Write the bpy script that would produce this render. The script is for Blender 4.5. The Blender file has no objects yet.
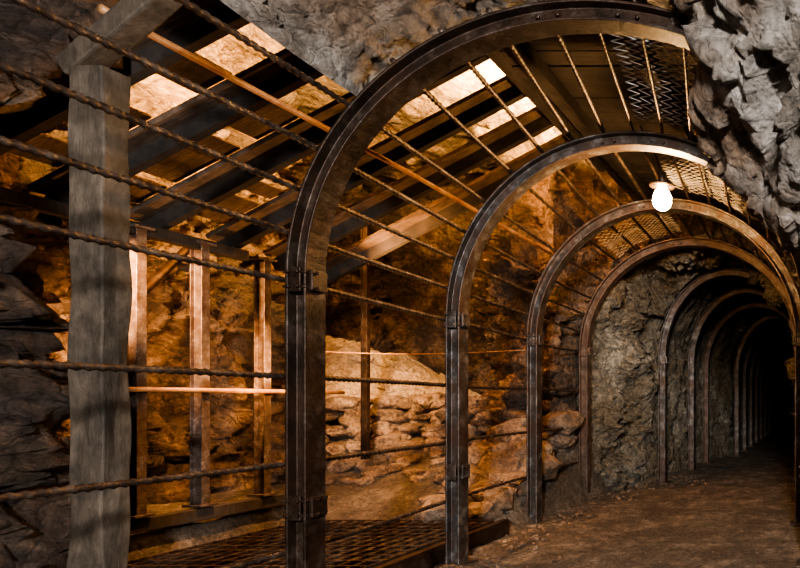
import bpy, math, random
from mathutils import Vector, Matrix, noise
random.seed(7)
S=bpy.context.scene
try: S.view_settings.look='AgX - Medium High Contrast'
except Exception: pass
# ---------------------------------------------------------------- materials
def ramp(nt,fac,stops):
    r=nt.nodes.new('ShaderNodeValToRGB')
    while len(r.color_ramp.elements)<len(stops): r.color_ramp.elements.new(0.5)
    for e,(p,c) in zip(r.color_ramp.elements,stops):
        e.position=p; e.color=(c[0],c[1],c[2],1)
    nt.links.new(fac,r.inputs[0]); return r
def newmat(name):
    m=bpy.data.materials.new(name); m.use_nodes=True
    nt=m.node_tree; b=nt.nodes['Principled BSDF']; tc=nt.nodes.new('ShaderNodeTexCoord')
    return m,nt,b,tc
def tex_noise(nt,vec,scale,detail=8,rough=.6):
    n=nt.nodes.new('ShaderNodeTexNoise'); n.inputs['Scale'].default_value=scale
    n.inputs['Detail'].default_value=detail; n.inputs['Roughness'].default_value=rough
    nt.links.new(vec,n.inputs['Vector']); return n
def math_node(nt,op,a,b_,c=None):
    n=nt.nodes.new('ShaderNodeMath'); n.operation=op
    for i,q in enumerate((a,b_,c)):
        if q is None: continue
        if isinstance(q,(int,float)): n.inputs[i].default_value=q
        else: nt.links.new(q,n.inputs[i])
    return n.outputs[0]
def rock_mat(name,cols,bump=.8,scale=1.0,rough=(.5,.85),crack=.5,stain=None):
    m,nt,b,tc=newmat(name); L=nt.links; v=tc.outputs['Object']
    n1=tex_noise(nt,v,2.4*scale,12,.72); n2=tex_noise(nt,v,16*scale,10,.75)
    r=ramp(nt,n1.outputs['Fac'],[(.36,cols[0]),(.5,cols[1]),(.62,cols[2])])
    r2=ramp(nt,n2.outputs['Fac'],[(.36,(.3,.28,.26)),(.6,(1.35,1.35,1.35))])
    mx=nt.nodes.new('ShaderNodeMixRGB'); mx.blend_type='MULTIPLY'; mx.inputs[0].default_value=.85
    L.new(r.outputs[0],mx.inputs[1]); L.new(r2.outputs[0],mx.inputs[2])
    out=mx.outputs[0]
    if stain:
        n5=tex_noise(nt,v,1.1*scale,6,.65)
        rs=ramp(nt,n5.outputs['Fac'],[(.45,(0,0,0)),(.58,(1,1,1))])
        ms=nt.nodes.new('ShaderNodeMixRGB'); L.new(rs.outputs[0],ms.inputs[0]); L.new(out,ms.inputs[1])
        mq=nt.nodes.new('ShaderNodeMixRGB'); mq.blend_type='MULTIPLY'; mq.inputs[0].default_value=1
        mq.inputs[1].default_value=(*stain,1); L.new(r2.outputs[0],mq.inputs[2]); L.new(mq.outputs[0],ms.inputs[2]); out=ms.outputs[0]
    n3=tex_noise(nt,v,4*scale,6,.6)
    sc=nt.nodes.new('ShaderNodeVectorMath'); sc.operation='SCALE'; sc.inputs[3].default_value=.22; L.new(n3.outputs['Color'],sc.inputs[0])
    mv=nt.nodes.new('ShaderNodeVectorMath'); mv.operation='ADD'; L.new(v,mv.inputs[0]); L.new(sc.outputs[0],mv.inputs[1])
    hs=[]
    for k,s in enumerate((3.3,9.0)):
        vo=nt.nodes.new('ShaderNodeTexVoronoi'); vo.feature='DISTANCE_TO_EDGE'; vo.inputs['Scale'].default_value=s*scale
        L.new(mv.outputs[0],vo.inputs['Vector'])
        hs.append(math_node(nt,'MINIMUM',vo.outputs['Distance'],.12))
        if k==0 and crack:
            rc=ramp(nt,vo.outputs['Distance'],[(0.0,(.2,.16,.14)),(.035,(1,1,1))])
            m2=nt.nodes.new('ShaderNodeMixRGB'); m2.blend_type='MULTIPLY'; m2.inputs[0].default_value=crack
            L.new(out,m2.inputs[1]); L.new(rc.outputs[0],m2.inputs[2]); out=m2.outputs[0]
    L.new(out,b.inputs['Base Color'])
    rr=nt.nodes.new('ShaderNodeMapRange'); rr.inputs[3].default_value=rough[0]; rr.inputs[4].default_value=rough[1]
    L.new(n2.outputs['Fac'],rr.inputs[0]); L.new(rr.outputs[0],b.inputs['Roughness'])
    n4=tex_noise(nt,v,38*scale,8,.75)
    h=math_node(nt,'MULTIPLY_ADD',n4.outputs['Fac'],.45,n2.outputs['Fac'])
    h=math_node(nt,'MULTIPLY_ADD',n1.outputs['Fac'],2.0,h)
    if crack:
        h=math_node(nt,'MULTIPLY_ADD',hs[0],3.5,h); h=math_node(nt,'MULTIPLY_ADD',hs[1],2.0,h)
    bp=nt.nodes.new('ShaderNodeBump'); bp.inputs['Strength'].default_value=bump; bp.inputs['Distance'].default_value=.07
    L.new(h,bp.inputs['Height']); L.new(bp.outputs[0],b.inputs['Normal'])
    return m
def metal_mat(name,c1,c2,c3,rough=(.3,.65),metallic=.75,scale=9,bump=.25,rust=0):
    m,nt,b,tc=newmat(name); L=nt.links; v=tc.outputs['Object']
    n=tex_noise(nt,v,scale,10,.75); n2=tex_noise(nt,v,scale*7,6,.7)
    r=ramp(nt,n.outputs['Fac'],[(.38,c1),(.52,c2),(.64,c3)]); out=r.outputs[0]
    if rust:
        n5=tex_noise(nt,v,2.6,10,.75); rs=ramp(nt,n5.outputs['Fac'],[(.43,(0,0,0)),(.6,(rust,rust,rust))])
        ms=nt.nodes.new('ShaderNodeMixRGB'); L.new(rs.outputs[0],ms.inputs[0]); L.new(out,ms.inputs[1]); ms.inputs[2].default_value=(.09,.045,.027,1); out=ms.outputs[0]
    L.new(out,b.inputs['Base Color'])
    rr=nt.nodes.new('ShaderNodeMapRange'); rr.inputs[1].default_value=.3; rr.inputs[2].default_value=.7
    rr.inputs[3].default_value=rough[0]; rr.inputs[4].default_value=rough[1]
    L.new(n2.outputs['Fac'],rr.inputs[0]); L.new(rr.outputs[0],b.inputs['Roughness'])
    b.inputs['Metallic'].default_value=metallic
    bp=nt.nodes.new('ShaderNodeBump'); bp.inputs['Strength'].default_value=bump; bp.inputs['Distance'].default_value=.01
    L.new(n2.outputs['Fac'],bp.inputs['Height']); L.new(bp.outputs[0],b.inputs['Normal'])
    return m
def wood_mat(name,c1,c2,stretch,rough=.7):
    m,nt,b,tc=newmat(name); L=nt.links
    mp=nt.nodes.new('ShaderNodeMapping'); mp.inputs['Scale'].default_value=stretch
    L.new(tc.outputs['Object'],mp.inputs[0])
    n=tex_noise(nt,mp.outputs[0],4,10,.7); n2=tex_noise(nt,tc.outputs['Object'],4,8,.7)
    r=ramp(nt,n.outputs['Fac'],[(.3,c1),(.7,c2)])
    r2=ramp(nt,n2.outputs['Fac'],[(.36,(.35,.33,.3)),(.62,(1.3,1.3,1.3))])
    mx=nt.nodes.new('ShaderNodeMixRGB'); mx.blend_type='MULTIPLY'; mx.inputs[0].default_value=1
    L.new(r.outputs[0],mx.inputs[1]); L.new(r2.outputs[0],mx.inputs[2]); L.new(mx.outputs[0],b.inputs['Base Color'])
    b.inputs['Roughness'].default_value=rough
    bp=nt.nodes.new('ShaderNodeBump'); bp.inputs['Strength'].default_value=.6; bp.inputs['Distance'].default_value=.015
    L.new(n.outputs['Fac'],bp.inputs['Height']); L.new(bp.outputs[0],b.inputs['Normal'])
    return m
M_rockgrey=rock_mat('rock_grey',[(.085,.068,.052),(.27,.23,.195),(.50,.455,.41)],.9,1.0,stain=(.22,.145,.095))
M_rockolive=rock_mat('rock_olive',[(.12,.10,.075),(.32,.28,.22),(.52,.47,.39)],1.0,1.2,stain=(.24,.19,.13))
M_rockorange=rock_mat('rock_ochre',[(.045,.028,.02),(.22,.14,.09),(.46,.33,.23)],1.0,1.1,stain=(.08,.055,.045),crack=.75)
M_dirt=rock_mat('dirt',[(.10,.078,.06),(.21,.168,.13),(.36,.30,.245)],1.0,1.9,(.8,1),0,stain=(.13,.10,.075))
M_sand=rock_mat('sandy_spoil',[(.34,.25,.17),(.53,.41,.28),(.70,.56,.41)],.8,2.2,(.8,1),0)
M_stone=rock_mat('field_stone',[(.06,.04,.028),(.19,.13,.09),(.37,.275,.2)],.6,2.0,crack=.2)
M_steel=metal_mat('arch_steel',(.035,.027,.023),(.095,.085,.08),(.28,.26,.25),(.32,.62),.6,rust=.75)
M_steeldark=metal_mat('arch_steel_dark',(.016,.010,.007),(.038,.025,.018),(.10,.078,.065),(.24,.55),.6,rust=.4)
M_rust=metal_mat('arch_rusty',(.045,.03,.022),(.13,.09,.07),(.24,.185,.155),(.4,.75),.4,rust=.8)
M_rebar=metal_mat('rebar_steel',(.03,.019,.014),(.08,.053,.04),(.18,.14,.11),(.35,.65),.6,14)
M_pipe=metal_mat('pipe_rusty',(.3,.13,.05),(.5,.25,.11),(.6,.38,.2),(.4,.7),.3)
M_galv=metal_mat('galvanised',(.25,.22,.2),(.42,.38,.35),(.62,.59,.56),(.3,.5),.6)
M_post=metal_mat('post_steel',(.07,.045,.035),(.17,.13,.11),(.38,.33,.31),(.3,.55),.6,rust=.45)
M_timber=wood_mat('timber_weathered',(.035,.026,.018),(.12,.09,.066),(6,6,2.0))
M_plank=wood_mat('plank',(.045,.027,.018),(.19,.125,.085),(1.5,16,1.5))
M_darkplank=wood_mat('dark_plank',(.016,.012,.010),(.045,.033,.026),(1.5,16,1.5),.9)
# ---------------------------------------------------------------- builders
class B:
    def __init__(s): s.v=[]; s.f=[]; s.m=[]
    def poly(s,vs,fs,mi=0):
        o=len(s.v); s.v+= [tuple(v) for v in vs]
        for f in fs: s.f.append(tuple(i+o for i in f)); s.m.append(mi)
    def box(s,c,size,R=None,mi=0):
        R=R or Matrix.Identity(3); c=Vector(c); h=[q/2 for q in size]
        vs=[c+R@Vector((x*h[0],y*h[1],z*h[2])) for x in(-1,1) for y in(-1,1) for z in(-1,1)]
        s.poly(vs,[(0,1,3,2),(4,6,7,5),(0,4,5,1),(2,3,7,6),(0,2,6,4),(1,5,7,3)],mi)
    def tube(s,pts,r,n=8,mi=0,rib=None,cap=True):
        pts=[Vector(p) for p in pts]; vs=[]; fs=[]
        for i,p in enumerate(pts):
            a=pts[max(0,i-1)]; b=pts[min(len(pts)-1,i+1)]; t=(b-a).normalized()
            up=Vector((0,0,1)) if abs(t.z)<.9 else Vector((1,0,0))
            x=t.cross(up).normalized(); y=x.cross(t)
            for j in range(n):
                an=2*math.pi*j/n; rr=r(i) if callable(r) else r
                if rib: rr*=1+rib*math.sin(an+i*2*math.pi/4.0)
                vs.append(p+x*math.cos(an)*rr+y*math.sin(an)*rr)
        for i in range(len(pts)-1):
            for j in range(n):
                k=(j+1)%n; fs.append((i*n+j,i*n+k,(i+1)*n+k,(i+1)*n+j))
        if cap: fs.append(tuple(range(n))[::-1]); fs.append(tuple((len(pts)-1)*n+j for j in range(n)))
        s.poly(vs,fs,mi)
    def sweep(s,sec,frames,mi=0):
        n=len(sec); vs=[];fs=[]
        for P,N,A in frames:
            for (a,b) in sec: vs.append(P+N*a+A*b)
        for i in range(len(frames)-1):
            for j in range(n):
                k=(j+1)%n; fs.append((i*n+j,i*n+k,(i+1)*n+k,(i+1)*n+j))
        fs.append(tuple(range(n))[::-1]); fs.append(tuple((len(frames)-1)*n+j for j in range(n)))
        s.poly(vs,fs,mi)
    def rock(s,c,size,seed,mi=0,sub=2):
        import bmesh
        bm=bmesh.new(); bmesh.ops.create_icosphere(bm,subdivisions=sub,radius=1)
        R=Matrix.Rotation(random.uniform(-.25,.25),3,'X')@Matrix.Rotation(random.uniform(-.25,.25),3,'Y')@Matrix.Rotation(random.uniform(-.4,.4),3,'Z')
        vs=[]
        for v in bm.verts:
            p=v.co.copy()
            m=max(abs(p.x),abs(p.y),abs(p.z)); p=p.lerp(p/m,.45)
            p*=1+.40*noise.noise(v.co*1.3+Vector((seed*3.1,seed,0)))+.12*noise.noise(v.co*4+Vector((seed,0,seed)))
            vs.append(Vector(c)+R@Vector((p.x*size[0]/2,p.y*size[1]/2,p.z*size[2]/2)))
        s.poly(vs,[tuple(v.index for v in f.verts) for f in bm.faces],mi); bm.free()
    def obj(s,name,mats,smooth=False,bevel=0,loc=None):
        me=bpy.data.meshes.new(name); 
        vs=s.v
        if loc is not None:
            vs=[(v[0]-loc[0],v[1]-loc[1],v[2]-loc[2]) for v in vs]
        me.from_pydata(vs,[],s.f); me.validate()
        for m in mats: me.materials.append(m)
        if len(me.polygons)==len(s.m):
            me.polygons.foreach_set('material_index',s.m)
        me.polygons.foreach_set('use_smooth',[smooth]*len(me.polygons))
        me.update()
        o=bpy.data.objects.new(name,me); S.collection.objects.link(o)
        if loc is not None: o.location=loc
        if bevel:
            b=o.modifiers.new('bevel','BEVEL'); b.width=bevel; b.segments=2; b.limit_method='ANGLE'; b.angle_limit=.7
        return o
def facet(q,k):
    d,pt=noise.voronoi(q); c=pt[0]; rv=Vector(noise.noise_vector(c*5.3+Vector((9+k,2,4))))
    return noise.noise(c*7.7+Vector((k,0,0)))*.9+(q-c).dot(rv)*1.9
def crag(p,amp,sc=1.6,seed=0.0):
    q=Vector((p.x,p.y,p.z))*sc+Vector((seed,seed*1.7,seed*.6))
    q+=Vector(noise.noise_vector(q*.9))*.3
    e=noise.fractal(q*.6,1.0,2.0,4)
    return amp*(facet(q,0)*.55+facet(q*2.3,3)*.34+facet(q*5.1,5)*.19+e*.7)
def sheet(name,nu,nv,fn,mat,amp,sc=1.6,seed=0.0,smooth=True):
    base=[[fn(i/(nu-1),j/(nv-1)) for j in range(nv)] for i in range(nu)]
    b=B(); vs=[]
    for i in range(nu):
        for j in range(nv):
            p=base[i][j]
            du=base[min(i+1,nu-1)][j]-base[max(i-1,0)][j]; dv=base[i][min(j+1,nv-1)]-base[i][max(j-1,0)]
            n=du.cross(dv)
            n=n.normalized() if n.length>1e-9 else Vector((0,0,1))
            vs.append(p+n*crag(p,amp(p) if callable(amp) else amp,sc,seed))
    fs=[(i*nv+j,(i+1)*nv+j,(i+1)*nv+j+1,i*nv+j+1) for i in range(nu-1) for j in range(nv-1)]
    b.poly(vs,fs); return b.obj(name,[mat],smooth)
SP=1.8
def prof(a,r,cx,y):
    if a<0: return Vector((cx-r,y,SP+a*.02))
    if a>180: return Vector((cx+r,y,SP-(a-180)*.02))
    t=math.radians(a); return Vector((cx-r*math.cos(t),y,SP+r*math.sin(t)))
def lerp(a,b,t): return a+(b-a)*t
def interp(xs,ys,x):
    if x<=xs[0]: return ys[0]
    for i in range(len(xs)-1):
        if x<=xs[i+1]: return lerp(ys[i],ys[i+1],(x-xs[i])/(xs[i+1]-xs[i]))
    return ys[-1]
# ---------------------------------------------------------------- steel arches
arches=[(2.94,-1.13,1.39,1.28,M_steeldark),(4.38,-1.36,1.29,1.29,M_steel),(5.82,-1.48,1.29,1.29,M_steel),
 (7.2,-1.53,1.29,1.29,M_rust),(8.7,-1.30,.98,1.25,M_steel),(10.15,-1.22,.95,1.25,M_steel),(11.5,-1.2,.98,1.22,M_rust)]
y=12.9
while y<25: arches.append((y,-.92+.0*y,.87,1.2,M_steel)); y+=1.3
AY=[a[0] for a in arches]; AC=[a[1] for a in arches]; AH=[a[2] for a in arches]
SEC=[(-.05,-.06),(-.05,.06),(-.036,.06),(-.036,.010),(.036,.010),(.036,.06),(.05,.06),(.05,-.06),(.036,-.06),(.036,-.010),(-.036,-.010),(-.036,-.06)]
for k,(ay,cx,hw,rise,mat) in enumerate(arches):
    b=B(); fr=[]; A=Vector((0,1,0))
    for z in (0.0,.6,1.2): fr.append((Vector((cx-hw,ay,z)),Vector((-1,0,0)),A))
    n=56 if k<4 else 32
    for i in range(n+1):
        t=math.pi*i/n
        P=Vector((cx-hw*math.cos(t),ay,SP+rise*math.sin(t)))
        N=Vector((-math.cos(t)/hw,0,math.sin(t)/rise)).normalized(); fr.append((P,N,A))
    for z in (1.2,.6,0.0): fr.append((Vector((cx+hw,ay,z)),Vector((1,0,0)),A))
    b.sweep(SEC,fr)
    for sx in (-1,1):
        x=cx+sx*hw
        b.box((x,ay,.008),(.2,.2,.016))
        if k<5:
            for zz in ([SP-.02] + ([.68] if k<2 else [])):
                for dz in (-.035,.035): b.box((x,ay,zz+dz),(.114,.134,.014))
                b.box((x,ay-.060,zz),(.06,.012,.12))
                b.box((x-sx*.062,ay,zz),(.018,.09,.10))
                for dz in (-.035,.035):
                    b.tube([(x-.022,ay-.08,zz+dz),(x-.022,ay-.05,zz+dz)],.008,6)
                    b.tube([(x+.022,ay-.08,zz+dz),(x+.022,ay-.05,zz+dz)],.008,6)
                    b.tube([(x-sx*.085,ay-.02,zz+dz),(x-sx*.05,ay-.02,zz+dz)],.009,6)
    if k<4:
        for t in (80,84,96,100):
            tt=math.radians(t); P=Vector((cx-hw*math.cos(tt),ay,SP+rise*math.sin(tt)))
            b.tube([P+Vector((0,-.035,0)),P+Vector((0,-.005,0))],.012,6)
    b.obj('steel_arch_support',[mat],False,.004,loc=(cx,ay,0))
# ---------------------------------------------------------------- rebars
def rebar(a,zoff=None,y0=1.0,y1=7.25,r=.0135,seed=0):
    pts=[]; y=y0
    while y<y1:
        cx=interp(AY,AC,y); hw=interp(AY,AH,y)
        w=.016*noise.noise(Vector((y*.7,a*3.3+seed+(zoff or 0)*9,1)))
        if zoff is not None: p=Vector((cx-hw-.066+w*.5,y,zoff+w))
        else:
            t=math.radians(a); p=Vector((cx-(hw+.066)*math.cos(t),y,SP+(1.29+.066)*math.sin(t)+w))
        pts.append(p); y+= .0095 if y<4.6 else .03
    b=B(); b.tube(pts,r,8,rib=.26); b.obj('rebar',[M_rebar],True)
for z in (1.78,1.31,.89,.46): rebar(0,z)
for a in (9,18,27): rebar(a)
for a in (38,50,61,71,81): rebar(a,y0=2.9 if a>38 else 1.8)
for a in (90,99,108,117): rebar(a,y0=2.9,r=.010)
for a in (126,136,147): rebar(a,y0=4.0,r=.010)
# ---------------------------------------------------------------- rock shell
def r_in(a):
    return interp([40,112,120,126,135,150,160,168,176,184,260],[1.43,1.41,1.32,1.0,.86,.90,1.0,1.15,1.3,1.4,1.5],a)
def mouth(u,v):
    a=lerp(38,262,u)
    ys=[3.06,2.78,2.5,2.1,1.5,.6]; rs=[r_in(a)+.01,r_in(a)+.02,r_in(a)+.17,r_in(a)+.45,r_in(a)+.95,r_in(a)+1.6]
    y=lerp(3.06,.6,v)
    return prof(a,interp([-q for q in ys],rs,-y),-1.13,y)
sheet('ceiling_rock_brow',330,180,mouth,M_rockgrey,lambda p:.22 if p.x>-.7 else interp([2.3,2.75],[.22,.07],p.y),1.9,3.0)
def haunch(u,v):
    a=lerp(113,262,u); y=lerp(2.8,7.6,v)
    r0=r_in(a); r=interp([2.8,3.2,3.8,7.6],[r0,max(r0+.12,1.2),1.55,1.55],y)
    return prof(a,r,interp(AY,AC,y),y)
sheet('wall_right',150,180,haunch,M_rockgrey,.14,1.9,3.0)
path=[(-4.6,-1),(-3.9,.6),(-3.75,1.8),(-3.8,2.9),(-4.5,3.3),(-5.4,3.8),(-5.9,4.7),(-5.9,5.5),(-5.65,6.2),(-6.3,7.0),(-7.4,8.2),(-7.4,10.0),(-5.6,10.6),(-4.7,9.2),(-3.9,7.6),(-3.05,6.85),(-2.93,7.35)]
pl=[0]
for i in range(1,len(path)): pl.append(pl[-1]+math.dist(path[i],path[i-1]))
def cav(u,v):
    d=u*pl[-1]; x=interp(pl,[p[0] for p in path],d); y=interp(pl,[p[1] for p in path],d)
    return Vector((x,y,lerp(-.3,4.8,v)))
sheet('wall_left',640,190,cav,M_rockorange,lambda p: .46 if p.x<-3.3 else .2,1.3,11.0)
sheet('ceiling',150,140,lambda u,v:Vector((lerp(-8,2,u),lerp(.5,11.3,v),4.7)),M_rockorange,.2,1.2,5.0)
def collar(u,v):
    a=lerp(-82,262,u)
    c=abs(math.cos(math.radians(min(180,max(0,a)))))
    rm=min(3.4,1.72/max(c,.01)); r=lerp(1.42,rm,v**1.2); return prof(a,r,-1.53,7.42-.1*v)
sheet('wall_back',220,80,collar,M_rockorange,.12,1.7,8.0)
def tube(u,v):
    a=lerp(-95,272,u); y=7.35+17.9*(v**1.6)
    c=interp(AY,AC,y); h=interp([7.3,8.1,8.9,12.2,12.9,30],[1.47,1.24,1.12,1.12,1.04,1.02],y)
    p=prof(a,h,c,y)
    if 0<=a<=180: p.z=SP+(p.z-SP)/h*interp([7.3,8.7,30],[1.46,1.38,1.36],y)
    return p
sheet('wall_tunnel',230,340,tube,M_rockolive,lambda p: interp([7.3,7.8,8.4,8.7,9.0,30],[.12,.36,.32,.10,.12,.10],p.y),2.0,2.0)
b=B(); b.box((-.9,25.6,1.6),(4,.1,4)); b.obj('wall_far_end',[M_rockolive])
# ---------------------------------------------------------------- ground
def gh(x,y):
    fl=.03*noise.noise(Vector((x*2,y*2,0)))+.016*noise.noise(Vector((x*7,y*7,3)))
    t=min(1,max(0,(-x-2.72)/.25)); t=t*t*(3-2*t)
    c=interp([3,5.0,5.5,7.0,7.4,8.2],[-.12,-.12,.16,.60,.85,1.0],y)
    q=min(1,max(0,(-x-4.45)/.2)); c=max(c,lerp(-.12,.28,q))
    c+=.06*noise.fractal(Vector((x*1.7,y*1.7,5)),1,2,4)
    return lerp(fl,c,t)
b=B(); nx,ny=220,220; vs=[]
for i in range(nx):
    for j in range(ny):
        x=lerp(-7.8,2.2,i/(nx-1)); y=lerp(-.5,10.8,j/(ny-1)); vs.append((x,y,gh(x,y)))
b.poly(vs,[(i*ny+j,(i+1)*ny+j,(i+1)*ny+j+1,i*ny+j+1) for i in range(nx-1) for j in range(ny-1)])
b.poly([(-3,10.7,0),(1.5,10.7,0),(1.5,26,0),(-3,26,0)],[(0,1,2,3)])
b.obj('floor',[M_dirt],True)
def mz(x,y):
    z=interp([-7.4,-6.45,-5.6,-5.0,-4.6],[2.1,2.0,1.56,1.30,1.15],x)*min(1,.64+.50*max(0,(y-7.22)))
    return z-.12*max(0,y-8.2)
b=B(); n=130; vs=[]
for i in range(n):
    for j in range(n):
        x=lerp(-7.4,-4.6,i/(n-1)); y=lerp(7.22,9.4,j/(n-1))
        q=Vector((x,y,1)); z=mz(x,y)+.05*noise.fractal(q*3,1,2,5)+.05*facet(q*4.5,1); vs.append((x,y,z))
b.poly(vs,[(i*n+j,(i+1)*n+j,(i+1)*n+j+1,i*n+j+1) for i in range(n-1) for j in range(n-1)])
for i in range(170):
    x=random.uniform(-6.9,-4.7); y=random.uniform(7.3,8.3); s=random.uniform(.03,.14)
    b.rock((x,y,mz(x,y)),(s*1.4,s*1.2,s),i*1.7,0,1)
b.obj('sand_mound',[M_sand],False)
b=B()
for i in range(750):
    y=random.uniform(3.6,9.5)
    k=random.random()
    cx=interp(AY,AC,y); hw=interp(AY,AH,y)
    x=cx-hw+abs(random.gauss(0,.28))-.05 if k<.6 else random.uniform(cx-hw,cx+hw)
    s=random.uniform(.012,.04) if k<.6 else random.uniform(.006,.018)
    b.rock((x,y,s*.2),(s*1.3,s*1.2,s*.9),i*.37,0,1)
b.obj('gravel',[M_stone],False)
b=B()
for row in range(4):
    x=-6.3+random.uniform(0,.3)
    while x<-3.3:
        w=random.uniform(.18,.50); h=random.uniform(.15,.22)
        b.rock((x+w/2,7.06+.06*row+random.uniform(-.12,.12),.66+row*.17+random.uniform(-.04,.04)),(w*.92,.36,h),random.random()*50,0,3); x+=w*.97
for i in range(60):
    x=random.uniform(-5.6,-3.0); y=random.uniform(6.0,7.0); s=random.uniform(.05,.19)
    b.rock((x,y,gh(x,y)+s*.2),(s*1.5,s*1.2,s*.8),i*1.3,0,2)
b.obj('dry_stone_wall',[M_stone],False)
b=B()
for i in range(55):
    x=random.uniform(-3.6,-2.95); y=random.uniform(5.4,7.0); s=random.uniform(.1,.32)
    b.rock((x,y,gh(x,y)+s*.25+max(0,y-5.9)*.45*random.random()),(s*1.5,s*1.2,s*.9),i*2.3,0,2)
b.obj('rubble_pile',[M_stone],False)
# ---------------------------------------------------------------- timber post and brace
b=B(); vs=[]; sx_,sy_=.14,.10
for i in range(61):
    z=-.15+2.72*i/60
    for (dx,dy) in [(-1,-1),(-.3,-1),(.3,-1),(1,-1),(1,0),(1,1),(0,1),(-1,1),(-1,0)]:
        w=.010*noise.noise(Vector((dx*3,dy*3,z*3.3)))
        vs.append((-3.0+dx*sx_/2+w,2.5+dy*sy_/2+w,z))
fs=[(i*9+j,i*9+(j+1)%9,(i+1)*9+(j+1)%9,(i+1)*9+j) for i in range(60) for j in range(9)]+[tuple(range(9))[::-1],tuple(540+j for j in range(9))]
b.poly(vs,fs); b.obj('timber_post',[M_timber],False,.006)
b=B(); d=Vector((.62,-.05,.45)); q=d.to_track_quat('X','Z').to_matrix()
b.box(Vector((-3.08,2.50,2.60))+d.normalized()*.45,(1.0,.09,.09),q); b.obj('timber_beam',[M_timber],False,.01)
# ---------------------------------------------------------------- timber roof over pit
phi=math.atan(.53); Rr=Matrix.Rotation(-phi,3,'Y')
def rz(x): return 3.71+.53*(x+2.34)
b=B(); gaps=[2.95,3.45,3.95,4.5,5.0,5.52,6.05]
for g0,g1 in zip(gaps[:-1],gaps[1:]):
    a0=g0+.13; a1=g1-.13; mid=(a0+a1)/2
    for (p0,p1) in ((a0,mid-.006),(mid+.006,a1)):
        cx=-3.45+random.uniform(-.06,.06); 
        b.box((cx,(p0+p1)/2,rz(cx)+.03+random.uniform(-.008,.008)),(2.95,(p1-p0),.035),Rr,0)
for i in range(18):
    g=random.choice(gaps[:4]); x=random.uniform(-4.7,-3.3)
    b.box((x,g,rz(x)+.065),(random.uniform(.12,.35),.28,.02),Rr,0)
for yy in (3.2,3.7,4.22,4.75,5.26,5.8):
    b.box((-3.45,yy,rz(-3.45)-.045),(3.0,.055,.10),Rr,1)
for x,l in ((-4.6,1.9),(-2.25,3.3)):
    b.box((x,2.9+l/2,rz(x)-.16),(.07,l,.08),None,1)
b.obj('timber_roof',[M_plank,M_darkplank],False,.004)
b=B()
y=3.1
while y<7.2:
    w=random.uniform(.16,.24); b.box((-.95,y+w/2,3.62+random.uniform(-.008,.008)),(2.6,w-.006,.04)); y+=w
b.box((-.95,5.2,3.655),(2.6,4.2,.02))  # backing sheet added to stop light leaking between the boards
for x in (-2.0,-1.2,-.4): b.box((x,5.1,3.54),(.1,4.1,.11))
b.obj('lagging_boards',[M_darkplank],False,.004)
def Hsec(w,d): 
    h=w/2; e=d/2; t=.008
    return [(-h,-e),(-h,e),(-h+t,e),(-h+t,.004),(h-t,.004),(h-t,e),(h,e),(h,-e),(h-t,-e),(h-t,-.004),(-h+t,-.004),(-h+t,-e)]
for yy in (4.03,4.45,4.95):
    b=B(); fr=[(Vector((-4.6,yy,z)),Vector((1,0,0)),Vector((0,1,0))) for z in (.41,1.4,2.37)]
    b.sweep(Hsec(.09,.06),fr); b.box((-4.6,yy,.42),(.14,.12,.016)); b.box((-4.6,yy,2.36),(.14,.12,.016))
    b.obj('steel_post',[M_post],False,.002,loc=(-4.6,yy,.42))
b=B(); b.sweep(Hsec(.07,.05),[(Vector((-5.0,6.6,z)),Vector((1,0,0)),Vector((0,1,0))) for z in (.45,3.1)]); b.obj('steel_post',[M_steeldark],False,.002)
def pipe(name,pts,r,mat): 
    b=B(); P=[]
    for p,q in zip(pts[:-1],pts[1:]):
        for i in range(12): P.append(Vector(p).lerp(Vector(q),i/12))
    P.append(Vector(pts[-1])); b.tube(P,r,12); b.obj(name,[mat],True)
pipe('handrail_pipe',[(-4.53,3.6,1.27),(-4.53,5.7,1.27)],.018,M_pipe)
pipe('water_pipe',[(-3.12,2.6,2.90),(-3.0,4.4,2.86),(-2.95,7.0,2.80)],.017,M_pipe)
pipe('shadow_brace',[(-4.9,4.0,1.55),(-5.15,4.9,2.45)],.03,M_steeldark)  # made-up dark brace, stands in for shadows across the pit wall
pts=[Vector((lerp(-5.3,-2.95,t/20),6.0,1.70-.04*math.sin(math.pi*t/20))) for t in range(21)]
b=B(); b.tube(pts,.006,6); b.obj('barrier_rope',[M_pipe],True)
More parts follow.
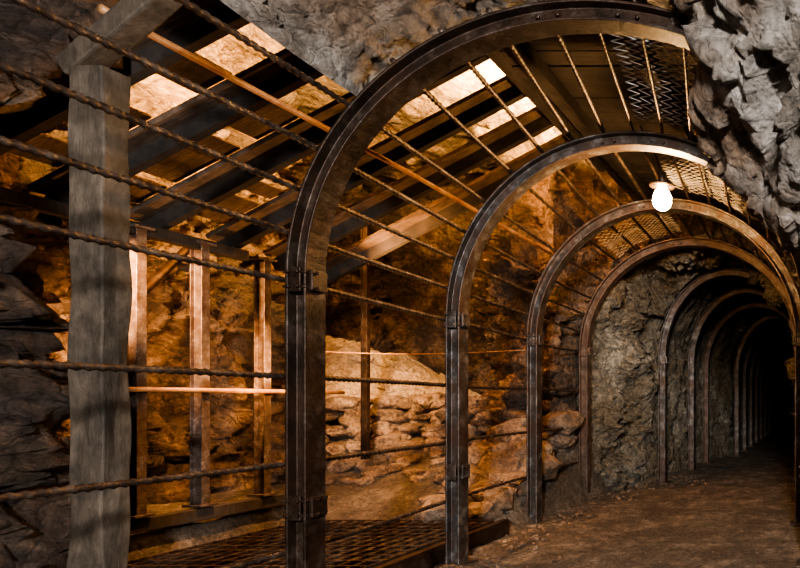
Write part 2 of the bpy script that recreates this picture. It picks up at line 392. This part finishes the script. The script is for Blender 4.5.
# grating and its frame
b=B()
x0,x1,y0,y1,zg=-4.5,-2.86,2.2,5.25,.14
n=int((x1-x0)/.10)
for i in range(n+1): b.box((lerp(x0,x1,i/n),(y0+y1)/2,zg),(.010,y1-y0,.02))
n=int((y1-y0)/.13)
for j in range(n+1): b.box(((x0+x1)/2,lerp(y0,y1,j/n),zg+.008),(x1-x0,.014,.010))
for yy in (3.0,4.0,5.25): b.box(((x0+x1)/2,yy,zg-.04),(x1-x0,.05,.06))
b.obj('floor_grating',[M_rebar],False)
b=B(); b.box((-4.6,4.05,.355),(.09,2.9,.09)); b.obj('timber_sill',[M_darkplank],False,.006)
b=B(); b.box((-2.80,3.9,.07),(.06,2.9,.14)); b.obj('steel_curb',[M_steeldark],False,.004)
def net(a0,a1,y0,y1,off,cell=.045,sag=.0):
    b=B(); r=1.29+off; arc=math.radians(a1-a0)*r; n=int(arc/cell); m=int((y1-y0)/(cell*.5))
    for i in range(n):
        P=[]
        for j in range(m):
            s=(j%2)*2-1; aa=a0+(a1-a0)*(i+.5+s*.52)/n; y=y0+(y1-y0)*j/m
            t=math.radians(aa); cx=interp(AY,AC,y)
            w=.05*noise.noise(Vector((aa*.09,y*3,2)))+sag*math.sin(math.pi*(y-y0)/(y1-y0))
            P.append(Vector((cx-(r+w)*math.cos(t),y,SP+(r+w)*math.sin(t))))
        b.tube(P,.0040,4,cap=False)
    b.obj('chain_link_netting',[M_galv],False)
net(91,117,3.1,4.3,.10,.07,.05)
net(52,86,5.95,7.1,.09,.07)
net(94,122,4.5,5.7,.09,.07)
# ---------------------------------------------------------------- light bulb
m,nt,bs,tc=newmat('bulb_glass'); bs.inputs['Emission Color'].default_value=(1,.58,.23,1); bs.inputs['Emission Strength'].default_value=850
bs.inputs['Base Color'].default_value=(1,.9,.7,1)
b=B(); bx,by,bz=-1.25,4.75,2.80
pr=[(.0,-.10),(.035,-.092),(.062,-.068),(.074,-.03),(.070,.01),(.052,.05),(.032,.08),(.026,.10)]
vs=[];N=20
for r,z in pr:
    for j in range(N): vs.append((bx+r*math.cos(2*math.pi*j/N),by+r*math.sin(2*math.pi*j/N),bz+z))
b.poly(vs,[(i*N+j,i*N+(j+1)%N,(i+1)*N+(j+1)%N,(i+1)*N+j) for i in range(len(pr)-1) for j in range(N)],0)
b.tube([(bx,by,bz+.095),(bx,by,bz+.20)],.034,12,1); b.tube([(bx,by,bz+.09),(bx,by,bz+.10)],.10,20,1)  # socket, plus a disc added to block the bulb's upward light
b.tube([(bx,by,bz+.20),(bx-.02,by-.1,bz+.28),(bx-.05,4.5,bz+.35),(bx-.06,4.38,bz+.40)],.008,8,1)
b.obj('hanging_light_bulb',[m,M_steeldark],True)
# ---------------------------------------------------------------- lights
def light(kind,name,loc,target,energy,col,size=.1,spot=None,blend=.6):
    d=bpy.data.lights.new(name,kind); d.energy=energy; d.color=col
    if kind=='AREA': d.size=size
    else: d.shadow_soft_size=size
    if kind=='SPOT': d.spot_size=math.radians(spot); d.spot_blend=blend
    o=bpy.data.objects.new(name,d); S.collection.objects.link(o); o.location=loc
    if target: o.rotation_euler=(Vector(target)-Vector(loc)).to_track_quat('-Z','Y').to_euler()
    return o
WARM=(1,.48,.17)
light('SPOT','mine_lamp_pit',(-4.45,3.62,2.12),(-5.7,6.0,1.2),520,WARM,.03,80)
light('SPOT','fill_spot_pit_side',(-4.0,4.6,1.55),(-5.9,5.5,1.35),280,WARM,.03,70,1)  # added spot hidden behind the first arch leg, lights pit wall from right
light('SPOT','fill_spot_pit_high',(-4.45,5.1,1.9),(-3.25,6.9,3.8),1200,WARM,.04,42,1)  # added hidden spot, brightens the upper rock beside the arches
light('SPOT','fill_spot_mound',(-4.0,4.7,2.45),(-5.2,7.3,1.2),1300,(1,.54,.22),.04,40,1)  # added hidden spot aimed at the mound and stone wall
light('SPOT','fill_spot_grating',(-3.95,4.6,2.2),(-4.0,4.9,0),330,WARM,.04,100)  # hidden spot added to brighten the dark grating
light('SPOT','fill_spot_roof',(-4.3,4.9,.9),(-3.6,4.2,3.1),90,WARM,.05,100)  # added upward spot, warms the plank undersides
light('AREA','mine_lamp_above_a',(-3.2,6.2,4.15),(-3.2,6.3,5),2600,(1,.56,.16),.7)
light('AREA','mine_lamp_above_b',(-4.1,5.2,4.1),(-4.1,5.3,5),1200,(1,.53,.15),.7)
light('AREA','mine_lamp_above_c',(-5.0,5.0,3.8),(-6.6,6.4,4.5),400,(1,.52,.15),.6)
light('AREA','fill_light_entry',(.6,-3.0,2.6),(-1.3,4.5,2.1),820,(1,.975,.94),.5)  # general fill added behind the camera
light('AREA','fill_light_left',(-1.2,-.4,2.3),(-3.2,3.0,1.6),8,(1,.85,.7),.5)  # weak fill added for the left rock and post
light('SPOT','fill_spot_tunnel',(-.4,1.6,2.3),(-2.25,8.6,1.5),620,(1,.95,.85),.08,26,1)  # added spot that brightens the tunnel wall past the fourth arch
w=bpy.data.worlds.new('world'); S.world=w; w.use_nodes=True
w.node_tree.nodes['Background'].inputs[0].default_value=(.02,.022,.03,1); w.node_tree.nodes['Background'].inputs[1].default_value=.5
# ---------------------------------------------------------------- camera
c=bpy.data.cameras.new('camera'); c.sensor_width=36; c.lens=36*600/800
c.shift_x=-420/800; c.shift_y=116/800; c.clip_start=.05
co=bpy.data.objects.new('camera',c); S.collection.objects.link(co); co.location=(0,0,1.2); co.rotation_euler=(math.pi/2,0,0)
S.camera=co
